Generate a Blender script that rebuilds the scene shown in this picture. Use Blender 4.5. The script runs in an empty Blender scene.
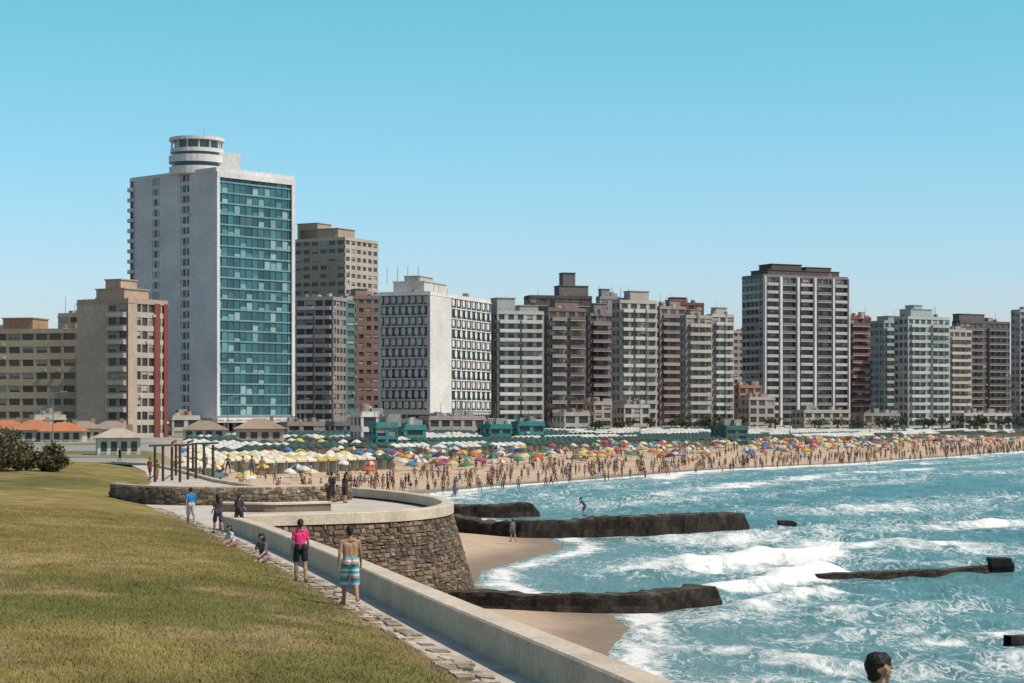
import bpy, bmesh, math, random
import numpy as np
from mathutils import Vector
random.seed(7); np.random.seed(7)
R=random.random
def U(a,b): return a+(b-a)*random.random()
EYE=9.35
# ---- pixel helpers: image coordinates (px, py) projected from the viewpoint -> metric site coordinates
def W(px,py,z=0.0):
    Y=(EYE-z)*2000/(py-415.0); return ((px-512)/2000*Y, Y)
def K(px): return (px-512)/2000.0

# ---------------------------------------------------------------- materials
def mat(name, rough=0.8, noise=None, amt=0.25, bump=0.0, bscale=5, spec=0.3):
    m=bpy.data.materials.new(name); m.use_nodes=True; nt=m.node_tree; N=nt.nodes; L=nt.links
    b=N['Principled BSDF']; b.inputs['Roughness'].default_value=rough
    b.inputs['Specular IOR Level'].default_value=spec
    a=N.new('ShaderNodeAttribute'); a.attribute_name='Col'; src=a.outputs['Color']
    tc=N.new('ShaderNodeTexCoord')
    if noise:
        cur=src
        for sc in noise:
            n=N.new('ShaderNodeTexNoise'); n.inputs['Scale'].default_value=sc; n.inputs['Detail'].default_value=6
            L.new(tc.outputs['Object'],n.inputs['Vector'])
            r=N.new('ShaderNodeMapRange'); r.inputs[1].default_value=0.3; r.inputs[2].default_value=0.7
            r.inputs[3].default_value=1-amt; r.inputs[4].default_value=1+amt
            L.new(n.outputs['Fac'],r.inputs[0])
            x=N.new('ShaderNodeVectorMath'); x.operation='SCALE'
            L.new(cur,x.inputs[0]); L.new(r.outputs[0],x.inputs['Scale']); cur=x.outputs[0]
        src=cur
    L.new(src,b.inputs['Base Color'])
    if bump>0:
        n=N.new('ShaderNodeTexNoise'); n.inputs['Scale'].default_value=bscale; n.inputs['Detail'].default_value=8
        L.new(tc.outputs['Object'],n.inputs['Vector'])
        bp=N.new('ShaderNodeBump'); bp.inputs['Strength'].default_value=bump; bp.inputs['Distance'].default_value=0.05
        L.new(n.outputs['Fac'],bp.inputs['Height']); L.new(bp.outputs[0],b.inputs['Normal'])
    return m
M_PAINT=mat('facade_paint',0.85,[0.12,1.3],0.12)
M_GLASS=mat('window_glass',0.18,None,spec=0.4)
M_CONC=mat('concrete',0.9,[0.6,7],0.14,0.5,12)
M_STONE=mat('rubble_stone',0.9,[2.5,14],0.28,1.0,14)
M_SAND=mat('sand',0.95,[0.05,0.5,3],0.08,0.8,3,spec=.15)
M_GRASS=mat('dry_grass',0.95,[0.12,0.9,9],0.2,1.0,25,spec=0.08)
M_BLADE=mat('grass_blades',0.8,None,spec=0.1)
M_LEAF=mat('foliage',0.7,None,spec=0.2)
M_CLOTH=mat('cloth',0.85,None,spec=0.15)
M_SKIN=mat('skin_and_clothes',0.65,[20],0.06,spec=0.25)
M_HAIR=mat('hair',0.6,[40],0.4,0.8,60,spec=0.3)
M_ROCK=mat('wet_rock',0.85,[0.7,5],0.35,1.0,6,spec=0.12)
M_WOOD=mat('weathered_wood',0.8,[3,20],0.25)

class Acc:
    def __init__(s): s.v=[];s.f=[];s.c=[];s.m=[]
    def face(s,pts,col,m=0):
        b=len(s.v); s.v.extend([tuple(p) for p in pts]); s.f.append(tuple(range(b,b+len(pts)))); s.c.append(col); s.m.append(m)
    def obox(s,o,ex,ey,ez,col,m=0):
        ox,oy,oz=o;ax,ay,az=ex;bx,by,bz=ey;cx,cy,cz=ez
        P=[(ox,oy,oz),(ox+ax,oy+ay,oz+az),(ox+ax+bx,oy+ay+by,oz+az+bz),(ox+bx,oy+by,oz+bz)]
        P+=[(p[0]+cx,p[1]+cy,p[2]+cz) for p in P]
        if (ay*bz-az*by)*cx+(az*bx-ax*bz)*cy+(ax*by-ay*bx)*cz<0: P=[P[i] for i in (3,2,1,0,7,6,5,4)]
        b=len(s.v); s.v.extend(P)
        s.f+=[(b+4,b+5,b+6,b+7),(b,b+1,b+5,b+4),(b+1,b+2,b+6,b+5),(b+2,b+3,b+7,b+6),(b+3,b,b+4,b+7),(b+3,b+2,b+1,b)]
        s.c+=[col]*6; s.m+=[m]*6
    def box(s,c,sz,col,m=0,rot=0):
        ca,sa=math.cos(rot),math.sin(rot)
        ex=np.array([ca,sa,0])*sz[0]; ey=np.array([-sa,ca,0])*sz[1]; ez=np.array([0,0,sz[2]])
        s.obox(np.array(c)-ex/2-ey/2,ex,ey,ez,col,m)
    def tube(s,p0,p1,r0,r1,n,col,m=0,caps=True):
        p0=np.array(p0,float);p1=np.array(p1,float);d=p1-p0;l=np.linalg.norm(d)
        if l<1e-6: return
        d/=l; a=np.cross(d,[0,0,1.0]) if abs(d[2])<0.9 else np.cross(d,[1.0,0,0]); a/=np.linalg.norm(a); b2=np.cross(d,a)
        b=len(s.v)
        for p,r in((p0,r0),(p1,r1)):
            for i in range(n):
                t=2*math.pi*i/n; s.v.append(tuple(p+r*(math.cos(t)*a+math.sin(t)*b2)))
        for i in range(n):
            j=(i+1)%n; s.f.append((b+i,b+j,b+n+j,b+n+i)); s.c.append(col); s.m.append(m)
        if caps:
            s.f.append(tuple(b+i for i in range(n))[::-1]); s.c.append(col); s.m.append(m)
            s.f.append(tuple(b+n+i for i in range(n))); s.c.append(col); s.m.append(m)
    def add(s,T,loc,rot=0,sc=1,remap=None):
        ca,sa=math.cos(rot)*sc,math.sin(rot)*sc; b=len(s.v);lx,ly,lz=loc
        s.v+=[(lx+x*ca-y*sa,ly+x*sa+y*ca,lz+z*sc) for x,y,z in T.v]
        s.f+=[tuple([b+i for i in f]) for f in T.f]; s.m+=T.m
        s.c+=[remap.get(c,c) for c in T.c] if remap else T.c
    def build(s,name,mats,smooth=False):
        me=bpy.data.meshes.new(name)
        tot=np.array([len(f) for f in s.f],dtype=np.int32);st_=np.concatenate([[0],np.cumsum(tot)[:-1]]).astype(np.int32)
        flat=np.fromiter((i for f in s.f for i in f),dtype=np.int32,count=int(tot.sum()))
        me.vertices.add(len(s.v));me.vertices.foreach_set('co',np.array(s.v,dtype=np.float32).ravel())
        me.loops.add(len(flat));me.loops.foreach_set('vertex_index',flat)
        me.polygons.add(len(tot));me.polygons.foreach_set('loop_start',st_);me.polygons.foreach_set('loop_total',tot)
        for m in mats: me.materials.append(m)
        me.polygons.foreach_set('material_index',np.array(s.m,dtype=np.int32))
        me.polygons.foreach_set('use_smooth',np.full(len(tot),smooth))
        me.update(calc_edges=True)
        ca=me.color_attributes.new('Col','FLOAT_COLOR','CORNER')
        arr=np.ones((len(flat),4),dtype=np.float32);arr[:,:3]=np.repeat(np.array([tuple(c) for c in s.c],dtype=np.float32),tot,axis=0)
        ca.data.foreach_set('color',arr.ravel())
        o=bpy.data.objects.new(name,me); bpy.context.collection.objects.link(o); return o

def vn(x,y,seed=0):
    x=np.asarray(x,float);y=np.asarray(y,float)
    xi=np.floor(x);yi=np.floor(y);fx=x-xi;fy=y-yi;fx=fx*fx*(3-2*fx);fy=fy*fy*(3-2*fy)
    def h(a,b):
        q=np.sin(a*127.1+b*311.7+seed*74.7)*43758.5453; return q-np.floor(q)
    return (h(xi,yi)*(1-fx)+h(xi+1,yi)*fx)*(1-fy)+(h(xi,yi+1)*(1-fx)+h(xi+1,yi+1)*fx)*fy
def fbm(x,y,seed=0,o=4):
    t=0;a=0.5
    for i in range(o): t=t+a*vn(x*2**i,y*2**i,seed+i); a*=0.5
    return t
def sstep(a,b,x):
    t=np.clip((x-a)/(b-a),0,1); return t*t*(3-2*t)

SH=np.array([(6,-300),(5,20),(3,50),(3,72),(3.5,80),(4.8,88),(4.2,94),(1.5,99),(-2.5,110),(-2.2,120),(0.5,130),(3.4,141),(2,155),(-3,170),(-7,197),(-13,234),(-4.2,260),(13,297),(32,340),(66,390),(100,455),(137,534),(200,640),(420,800),(900,900),(6000,1500)],float)
def polyd(x,y,P):
    best=np.full(x.shape,1e18);side=np.ones(x.shape)
    for a,b in zip(P[:-1],P[1:]):
        ab=b-a; t=np.clip(((x-a[0])*ab[0]+(y-a[1])*ab[1])/(ab@ab),0,1)
        dx=x-a[0]-t*ab[0]; dy=y-a[1]-t*ab[1]; q=dx*dx+dy*dy
        s=np.sign(ab[0]*(y-a[1])-ab[1]*(x-a[0])); m=q<best
        best=np.where(m,q,best); side=np.where(m,s,side)
    return np.sqrt(best),side
def shore(x,y):
    d,s=polyd(np.asarray(x,float),np.asarray(y,float),SH); return d*s     # + inland
def inland(x,y,d):
    t1=sstep(165,172,d); t2=sstep(0,6,(-40-0.15*(y-250))-x)*sstep(120,140,y)
    return np.maximum(t1,t2)
def ground(x,y):
    x=np.asarray(x,float);y=np.asarray(y,float);d=shore(x,y)
    s=0.045+(0.022-0.045)*sstep(190,240,y)
    b=np.where(d<0,np.maximum(d*0.05,-3),np.minimum(d*s,3.0))
    t=inland(x,y,d)
    c=4.2+np.clip((y-520)*0.006,0,2.6)
    return b*(1-t)+c*t+0.04*(fbm(x*0.6,y*0.6,3)-0.5)*(d>0), d, t

def grid_mesh(name,xs,ys,zf,m):
    X,Y=np.meshgrid(xs,ys); Z,C=zf(X,Y)
    return raw_grid(name,X,Y,Z,C,m,False)
def raw_grid(name,X,Y,Z,C,m,flip):
    ny,nx=X.shape
    v=np.stack([X,Y,Z],-1).reshape(-1,3).astype(np.float32)
    i=np.arange(nx*ny).reshape(ny,nx)
    q=[i[:-1,:-1],i[:-1,1:],i[1:,1:],i[1:,:-1]]
    if flip: q=q[::-1]
    f=np.stack(q,-1).reshape(-1,4).astype(np.int32);n=len(f)
    me=bpy.data.meshes.new(name);me.vertices.add(len(v));me.vertices.foreach_set('co',v.ravel())
    me.loops.add(4*n);me.loops.foreach_set('vertex_index',f.ravel());me.polygons.add(n)
    me.polygons.foreach_set('loop_start',np.arange(n,dtype=np.int32)*4);me.polygons.foreach_set('loop_total',np.full(n,4,dtype=np.int32))
    me.materials.append(m);me.polygons.foreach_set('use_smooth',np.full(n,True));me.update(calc_edges=True)
    ca=me.color_attributes.new('Col','FLOAT_COLOR','POINT')
    C=np.concatenate([C.reshape(-1,3),np.ones((nx*ny,1))],1).astype(np.float32); ca.data.foreach_set('color',C.ravel())
    o=bpy.data.objects.new(name,me); bpy.context.collection.objects.link(o); return o
def geo(a,b,s,g):
    out=[a]
    while out[-1]<b: out.append(out[-1]+s); s*=g
    return out
def lerp3(a,b,t): return np.asarray(a)*(1-t[...,None])+np.asarray(b)*t[...,None]

# ---------------------------------------------------------------- ground
def terr(X,Y):
    Z,d,t=ground(X,Y)
    sand=np.array((0.46,0.335,0.235)); wet=np.array((0.22,0.165,0.12))
    C=lerp3(sand,wet,1-sstep(1.5,6,d+2*fbm(X*0.2,Y*0.2,5)))
    n=fbm(X*0.04,Y*0.04,9)
    city=lerp3((0.27,0.25,0.23),(0.13,0.13,0.05),sstep(0.42,0.52,n))
    C=C*(1-t[...,None])+city*t[...,None]
    return Z,C
xs=sorted([-200-q for q in geo(0,7000,8,1.25)][1:])+list(np.arange(-200,-20,3.0))+list(np.arange(-20,20,0.9))+list(np.arange(20,260,3.0))+[260+q for q in geo(0,7000,6,1.25)]
ys=[-400,-200,-60,20,40,55]+list(np.arange(60,180,1.0))+list(np.arange(180,700,3.0))+[700+q for q in geo(0,9000,8,1.2)]
grid_mesh('sand_beach',xs,ys,terr,M_SAND)
# ---------------------------------------------------------------- sea
BR=[([(668,566),(720,560),(800,551),(880,543),(950,548)],6.5,0.95),
    ([(720,538),(820,531),(950,524),(1060,520)],8,0.7),
    ([(650,604),(720,590),(780,580),(825,576)],1.9,1.15),
    ([(690,626),(760,602),(820,588)],2.4,0.78),
    ([(610,662),(680,648),(740,650),(820,664)],2.4,0.75),
    ([(640,622),(700,611)],1.6,0.65),([(830,612),(960,602)],2.4,0.5),([(880,560),(1040,568)],4,0.6),
    ([(840,508),(1060,494)],9,0.6),([(590,505),(720,495)],7,0.5),([(620,690),(780,678)],2.6,0.62),([(880,640),(1040,630)],2.2,0.5),
    ([(630,575),(700,566)],2.5,0.45),([(780,640),(900,622)],2,.45),([(920,668),(1040,655)],2,.42),([(820,478),(1040,470)],10,.45)]
BRW=[(np.array([W(*p) for p in P]),w,s) for P,w,s in BR]
def sea(X,Y):
    d=-shore(X,Y)
    F=np.zeros(X.shape)
    n1=fbm(X*0.06,Y*0.035,21); n2=fbm(X*0.25,Y*0.12,31)
    far=sstep(200,240,Y)
    F+=1.0*np.exp(-((d-0.8-2*n1)/1.4)**2)
    for dd,w,s,sd in((5,3.8,1.0,1),(15,4.0,0.95,2),(27,3.9,0.8,3),(42,3.5,0.55,4)):
        mod=sstep(0.36,0.52,fbm(X*0.022,Y*0.022,40+sd))
        F+=far*s*np.exp(-((d-dd-7*(n1-0.5))/w)**2)*(0.35+0.65*mod)
    H=np.zeros(X.shape)
    for P,w,s in BRW:
        q,_=polyd(X+5*(n2-0.5),Y+10*(n1-0.5),P)
        g=s*np.exp(-(q/w)**2); F=np.maximum(F,g)
        q2,_=polyd(X,Y+w*0.2,P); H+=0.5*s*np.exp(-(q2/1.3)**2)
    F=F+0.24*sstep(0.46,0.62,n1)*sstep(3,10,d)
    dmp=sstep(0,12,d)*(1-sstep(500,1200,Y))
    wv=0
    for i,(lx,ly,l,a) in enumerate([(0.35,1,9,0.10),(-0.2,1,5.3,0.07),(0.7,1,3.4,0.05),(0.1,1,2.3,0.03),(-0.5,1,17,0.12)]):
        ph=2*math.pi*(X*lx+Y*ly)/l/math.hypot(lx,ly)+6*fbm(X*0.05,Y*0.05,60+i,3)
        wv=wv+a*(1-2*np.abs(np.sin(ph/2)))*(0.4+1.2*vn(X*0.07,Y*0.07,70+i))
    Z=dmp*wv*1.15+H*dmp*(0.6+0.8*n2)+0.2*np.clip(F,0,1)*(n2-0.4)*sstep(1,5,d)-0.02
    C=np.stack([np.clip(F,0,1.5),np.exp(-np.clip(d,0,99)/8),0*F],-1)
    return Z,C
xs=[-150,-100,-70]+list(np.arange(-50,-6,1.5))+list(np.arange(-6,48,0.36))+[48+q for q in geo(0,9000,0.5,1.03)]
ys=[-400,-200,-50,0,30,50]+list(np.arange(62,175,0.4))+[175+q for q in geo(0,1500,0.45,1.008)]+[1800,2500,4000]
M_SEA=bpy.data.materials.new('sea_water'); M_SEA.use_nodes=True
nt=M_SEA.node_tree;N=nt.nodes;L=nt.links;b=N['Principled BSDF']
a=N.new('ShaderNodeAttribute');a.attribute_name='Col';sep=N.new('ShaderNodeSeparateColor');L.new(a.outputs['Color'],sep.inputs[0])
tc=N.new('ShaderNodeTexCoord');mp=N.new('ShaderNodeMapping');mp.inputs['Scale'].default_value=(1,0.45,1);L.new(tc.outputs['Object'],mp.inputs[0])
def noise(sc,det,rgh=0.6,vec=mp,dist=0.4):
    n=N.new('ShaderNodeTexNoise');n.inputs['Scale'].default_value=sc;n.inputs['Detail'].default_value=det;n.inputs['Roughness'].default_value=rgh;n.inputs['Distortion'].default_value=dist
    L.new(vec.outputs[0],n.inputs['Vector']);return n
def math_(op,x,y,z=None):
    m=N.new('ShaderNodeMath');m.operation=op
    for i,q in enumerate((x,y,z)):
        if q is None: continue
        if isinstance(q,(int,float)): m.inputs[i].default_value=q
        else: L.new(q,m.inputs[i])
    return m.outputs[0]
def smr(src,a,b_,c=0,d=1):
    m=N.new('ShaderNodeMapRange');m.interpolation_type='SMOOTHSTEP'
    for i,q in zip((1,2,3,4),(a,b_,c,d)): m.inputs[i].default_value=q
    L.new(src,m.inputs[0]);return m.outputs[0]
n1=noise(0.5,10,0.78)
s1=math_('MULTIPLY_ADD',n1.outputs['Fac'],2.6,-1.3)
s2=math_('ADD',s1,math_('MULTIPLY',sep.outputs[0],0.95))
solid=smr(s2,0.48,1.05)
nl=noise(0.9,4,0.6,dist=1.2)      # lace of drifting foam: thin contour lines of a noise field
ln=math_('ABSOLUTE',math_('SUBTRACT',nl.outputs['Fac'],0.5),0)
lace=smr(ln,0.0,0.045,1,0)
lm=smr(s2,0.05,0.5)
lace2=math_('MULTIPLY',math_('MULTIPLY',lace,lm),0.75)
foam=math_('MAXIMUM',solid,lace2)
n2=noise(0.05,4)
cm=N.new('ShaderNodeMix');cm.data_type='RGBA';L.new(n2.outputs['Fac'],cm.inputs[0]);cm.inputs[6].default_value=(0.06,0.165,0.185,1);cm.inputs[7].default_value=(0.12,0.27,0.275,1)
cs=N.new('ShaderNodeMix');cs.data_type='RGBA';L.new(math_('MULTIPLY',sep.outputs[1],0.6),cs.inputs[0]);L.new(cm.outputs[2],cs.inputs[6]);cs.inputs[7].default_value=(0.22,0.27,0.23,1)
cf=N.new('ShaderNodeMix');cf.data_type='RGBA';L.new(foam,cf.inputs[0]);L.new(cs.outputs[2],cf.inputs[6]);cf.inputs[7].default_value=(0.72,0.70,0.68,1)
L.new(cf.outputs[2],b.inputs['Base Color'])
L.new(math_('MULTIPLY_ADD',foam,0.5,0.28),b.inputs['Roughness'])
b.inputs['Specular IOR Level'].default_value=0.28
nb=noise(0.9,8,0.65);nb2=noise(4,5,0.6)
bp=N.new('ShaderNodeBump');bp.inputs['Distance'].default_value=0.5
L.new(math_('MULTIPLY_ADD',foam,-0.6,1.0),bp.inputs['Strength'])
L.new(math_('ADD',nb.outputs['Fac'],math_('MULTIPLY',nb2.outputs['Fac'],0.25)),bp.inputs['Height']);L.new(bp.outputs[0],b.inputs['Normal'])
grid_mesh('sea',xs,ys,sea,M_SEA)
# ---------------------------------------------------------------- headland
Ey=[-60,10,30,54,95,112,130,150,180,200,215,245]; Ex=[18,3.5,-0.5,-5.6,-15.3,-20.5,-24,-27,-33,-38,-44,-52]
def E(Y): return np.interp(Y,Ey,Ex)
def zp(Y): return np.maximum(5.817-0.0163*np.asarray(Y,float),4.3)
def gz(X,Y):
    d=E(Y)-X
    return zp(Y)-0.01+1.05*(1-np.exp(-np.clip(d,0,999)/6))+0.10*(fbm(X*0.25,Y*0.12,11)-0.5)*sstep(0,1,d)-np.clip(Y-190,0,99)*0.04
Ys=np.array(list(np.arange(-60,20,4.0))+list(np.arange(20,120,0.5))+list(np.arange(120,246,2.0)))
ss=np.array([0,0.15,0.3,0.6,0.9,1.2,1.5,1.8]+list(np.arange(2.1,24,0.4))+[26,29,33,40,50,65,90,130,180,250])
S,YY=np.meshgrid(ss,Ys); XX=E(YY)-S
def gcol(X,Y):
    d=E(Y)-X
    n=fbm(X*0.5,Y*0.25,13); n2=fbm(X*0.09+3,Y*0.05,17);n3=fbm(X*1.7,Y*0.8,19)
    c=lerp3((0.235,0.18,0.062),(0.15,0.138,0.042),sstep(0.35,0.6,n2))
    c=lerp3(c,(0.30,0.215,0.11),0.65*sstep(0.5,0.64,n))
    c=lerp3(c,(0.27,0.20,0.12),0.6*(1-sstep(0.1,0.9,d+0.8*(n3-.5))))
    return c*(0.68+0.62*n3)[...,None]
raw_grid('grass_slope',XX,YY,gz(XX,YY),gcol(XX,YY),M_GRASS,True)
n=170000
Yb=20+(np.random.rand(n)**1.5)*75; Xb=E(Yb)-0.15-np.random.rand(n)*np.minimum(0.27*Yb+E(Yb)+2,30)
Zb=gz(Xb,Yb); an=np.random.rand(n)*6.283; h=0.02+0.045*np.random.rand(n)**2; w=0.005+0.005*np.random.rand(n)+Yb*0.00006
lx=(np.random.rand(n)-0.5)*0.07; ly=(np.random.rand(n)-0.5)*0.07
V=np.empty((n,3,3)); V[:,0]=np.stack([Xb-w*np.cos(an),Yb-w*np.sin(an),Zb-0.01],-1);V[:,1]=np.stack([Xb+w*np.cos(an),Yb+w*np.sin(an),Zb-0.01],-1);V[:,2]=np.stack([Xb+lx,Yb+ly,Zb+h],-1)
me=bpy.data.meshes.new('grass');me.vertices.add(3*n);me.vertices.foreach_set('co',V.ravel());me.loops.add(3*n);me.loops.foreach_set('vertex_index',np.arange(3*n));me.polygons.add(n);me.polygons.foreach_set('loop_start',np.arange(n)*3);me.polygons.foreach_set('loop_total',np.full(n,3));me.materials.append(M_BLADE)
me.update(calc_edges=True)
ca=me.color_attributes.new('Col','FLOAT_COLOR','POINT')
C=gcol(Xb,Yb)*(0.7+0.95*np.random.rand(n,1));C=np.repeat(C,3,axis=0);C=np.concatenate([C,np.ones((3*n,1))],1).astype(np.float32);ca.data.foreach_set('color',C.ravel())
o=bpy.data.objects.new('grass',me);bpy.context.collection.objects.link(o)
PAR=[(5.6,8),(4.6,13),(2.0,25.3),(0.74,31),(-1.24,39.9),(-4.5,55.5),(-7.07,66.7),(-9.9,79),(-12.2,87)]
BAS=[(-12.2,88),(-9.3,89.8),(-6.2,91.6),(-4.1,94.5),(-3.0,99),(-3.2,105),(-4.6,111),(-7.2,118),(-10.5,124),(-14,128)]
REAR=[(-14,128),(-22,150),(-30,180),(-36,200),(-48,218),(-55,245)]
def chaikin(P,k=2):
    for _ in range(k):
        Q=[P[0]]
        for a,b in zip(P[:-1],P[1:]):
            a=np.array(a);b=np.array(b);Q+=[tuple(a*0.75+b*0.25),tuple(a*0.25+b*0.75)]
        Q.append(P[-1]);P=Q
    return P
class Line:
    def __init__(s,P):
        s.P=np.array(P,float);d=np.diff(s.P,axis=0);l=np.hypot(d[:,0],d[:,1]);s.s=np.concatenate([[0],np.cumsum(l)]);s.L=s.s[-1]
        nn=np.stack([d[:,1]/l,-d[:,0]/l],-1);vn_=np.vstack([nn[:1],nn[:-1]+nn[1:],nn[-1:]]);vn_/=np.linalg.norm(vn_,axis=1)[:,None];s.n=vn_
    def at(s,t,off=0):
        p=np.array([np.interp(t,s.s,s.P[:,0]),np.interp(t,s.s,s.P[:,1])])
        if off==0: return p
        n=np.array([np.interp(t,s.s,s.n[:,0]),np.interp(t,s.s,s.n[:,1])]);return p+n*off
def sweep(A,Ln,zf,o0,o1,h0,h1,col,m=0,step=0.6,t0=0,t1=None):
    t1=Ln.L if t1 is None else t1; k=max(2,int((t1-t0)/step));prev=None
    for i in range(k+1):
        t=t0+(t1-t0)*i/k;a=Ln.at(t,o0);b_=Ln.at(t,o1);c_=Ln.at(t,(o0+o1)/2);z=zf(c_)
        bv=0.035
        q=[(a[0],a[1],z+h0),(b_[0],b_[1],z+h0),(b_[0],b_[1],z+h1-bv)]
        a2=Ln.at(t,o0+bv);b2=Ln.at(t,o1-bv)
        q+=[(b2[0],b2[1],z+h1),(a2[0],a2[1],z+h1),(a[0],a[1],z+h1-bv)]
        if prev:
            cc=tuple(np.array(col)*U(.95,1.04))
            for j in range(6):
                j2=(j+1)%6; A.face([prev[j],prev[j2],q[j2],q[j]],cc,m)
        else: A.face(q,col,m)
        prev=q
    A.face(prev[::-1],col,m)
STC=[(0.165,0.115,0.075),(0.12,0.082,0.055),(0.21,0.15,0.10),(0.085,0.06,0.042),(0.17,0.125,0.088),(0.13,0.10,0.075)]
def stonewall(A,Ln,z0,ztf,batter,rowh=0.2,t0=0,t1=None,mort=(0.055,0.042,0.032),bright=1.0,lmin=0.22,lmax=0.6,pm=0.09):
    t1=Ln.L if t1 is None else t1
    k=max(2,int((t1-t0)/0.8))
    def P(t,z,off):
        zt=ztf(Ln.at(t)); o_=batter*(zt-z)/max(0.1,zt-z0)+off; p=Ln.at(t,o_+1e-6);return (p[0],p[1],z)
    for i in range(k):
        a=t0+(t1-t0)*i/k;b_=t0+(t1-t0)*(i+1)/k;za=ztf(Ln.at(a));zb=ztf(Ln.at(b_))
        A.face([P(a,z0,0),P(b_,z0,0),P(b_,zb,0),P(a,za,0)],mort)
    zmax=max(ztf(Ln.at(t0)),ztf(Ln.at(t1)));z=z0
    while z<zmax-0.05:
        h=rowh*U(0.6,1.5);t=t0-U(0,0.2)
        while t<t1:
            l=U(lmin,lmax)*(1.5 if R()<.1 else 1);zt=ztf(Ln.at(min(max(t,t0),t1)))
            zz0=z+U(-0.03,0.05);zz1=min(z+h-U(-0.03,0.06),zt)
            if zz1-zz0>0.05 and t+l<t1+0.3:
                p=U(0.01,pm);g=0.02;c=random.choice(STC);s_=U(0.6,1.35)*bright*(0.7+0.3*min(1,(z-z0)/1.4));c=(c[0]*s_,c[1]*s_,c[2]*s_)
                j=lambda:U(-0.035,0.035)
                B=[P(t,zz0,0),P(t+l-g,zz0,0),P(t+l-g,zz1,0),P(t,zz1,0)]
                F=[P(t+0.03+j(),zz0+0.02+j()*.7,p+j()*.5),P(t+l-g-0.03+j(),zz0+0.02+j()*.7,p+j()*.5),P(t+l-g-0.03+j()*.5,zz1-0.02+j()*.7,p+j()*.5),P(t+0.03,zz1-0.02+j()*.7,p+j()*.5)]
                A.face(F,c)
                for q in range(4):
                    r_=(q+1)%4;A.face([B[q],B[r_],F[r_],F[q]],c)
            t+=l
        z+=h
CAP=(0.50,0.41,0.32)
LP=Line(chaikin(PAR,1));LB=Line(chaikin(BAS,2));LR=Line(REAR)
A=Acc();sweep(A,LP,lambda p:float(zp(p[1])),-0.55,0.0,-0.4,0.6,CAP);A.build('parapet_wall',[M_CONC])
A=Acc();stonewall(A,LP,-0.3,lambda p:float(zp(p[1]))+0.3,0.9,0.4,lmin=.5,lmax=1.1);A.build('stone_retaining_wall',[M_STONE])
A=Acc();stonewall(A,LB,-0.3,lambda p:4.42,1.35,0.16,t1=LB.L*.8,lmin=.14,lmax=.46);stonewall(A,LB,-0.3,lambda p:4.42,1.35,0.4,t0=LB.L*.8,lmin=.5,lmax=1.1)
sweep(A,LB,lambda p:4.3,-0.5,0.13,0.12,0.62,CAP,1);A.build('stone_bastion',[M_STONE,M_CONC])
A=Acc();stonewall(A,LR,-0.3,lambda p:4.3,0.5,0.5,lmin=.8,lmax=1.6);sweep(A,LR,lambda p:4.3,-0.4,0.05,0.0,0.25,CAP,1,t1=LR.L-40);A.build('stone_retaining_wall',[M_STONE,M_CONC])
A=Acc();prev=None;kk=0
for y in np.arange(8,88.5,0.7):
    e=float(E(y));pr=float(np.interp(y,[p[1] for p in PAR],[p[0] for p in PAR]));z=float(zp(y))
    q=((e-0.05,y,z+0.005),(pr-0.2,y,z+0.005))
    kk+=1;cc=(0.46,0.40,0.35) if kk%5 else (0.40,.35,.305)
    if prev: A.face([prev[0],prev[1],q[1],q[0]],cc)
    prev=q
A.build('footpath',[M_CONC])
A=Acc()
outer=[(float(x),float(y)) for x,y in LB.P]+REAR[1:4]
inner=[(float(E(y))-0.05,float(y)) for y in (200,180,150,130,121,112,104,95,90,87.6)]
A.face([(p[0],p[1],4.318) for p in outer+inner],(0.46,0.40,0.345))
ob=A.build('plaza_pavement',[M_CONC])
bm=bmesh.new();bm.from_mesh(ob.data);bmesh.ops.triangulate(bm,faces=bm.faces[:]);bm.to_mesh(ob.data);bm.free()
A=Acc();y=14.0
while y<108:
    l=U(0.25,0.6)
    for off0,wd in((-0.24,U(0.18,0.3)),(0.06,U(0.2,0.32))):
        if R()<.06: continue
        e=float(E(y));e2=float(E(y+l));z=float(zp(y))+U(0.0,0.06);c=random.choice([(0.36,0.29,0.215),(0.25,0.20,0.145),(0.43,0.36,0.28),(0.30,0.245,0.19)])
        x0=e+off0+U(-.05,.05);x1=x0+wd;dx=e2-e
        j=lambda:U(-0.05,0.05)
        T=[(x0+j(),y+j(),z),(x1+j(),y+j(),z),(x1+dx+j(),y+l-0.04+j(),z+j()*.3),(x0+dx+j(),y+l-0.04+j(),z+j()*.3)]
        A.face(T,c)
        Bt=[(p[0],p[1],z-0.25) for p in T]
        for q in range(4):
            r_=(q+1)%4;A.face([Bt[q],Bt[r_],T[r_],T[q]],c)
    y+=l
A.build('stone_kerb',[M_STONE])
WL=Line(chaikin([(-23.5,117),(-21.5,113.5),(-19.0,111.5),(-16,111.3),(-12.5,112.5),(-10.3,115.5),(-9.6,119)],2))
A=Acc();stonewall(A,WL,4.2,lambda p:5.32,0.1,0.15,bright=1.55,mort=(.17,.13,.10),lmin=.15,lmax=.5);sweep(A,WL,lambda p:5.32,-0.5,0.02,-1.0,0.06,(0.42,0.345,0.27),1);A.build('rubble_wall',[M_STONE,M_CONC])
LL=Line([(-15.2,104),(-12.5,103.2),(-9.5,105)])
A=Acc();sweep(A,LL,lambda p:4.32,-0.5,0,0,0.38,(0.20,0.145,0.105));sweep(A,LL,lambda p:4.32,-0.6,0.08,0.382,0.5,(0.5,0.43,0.35));A.build('stone_bench',[M_CONC])
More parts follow.
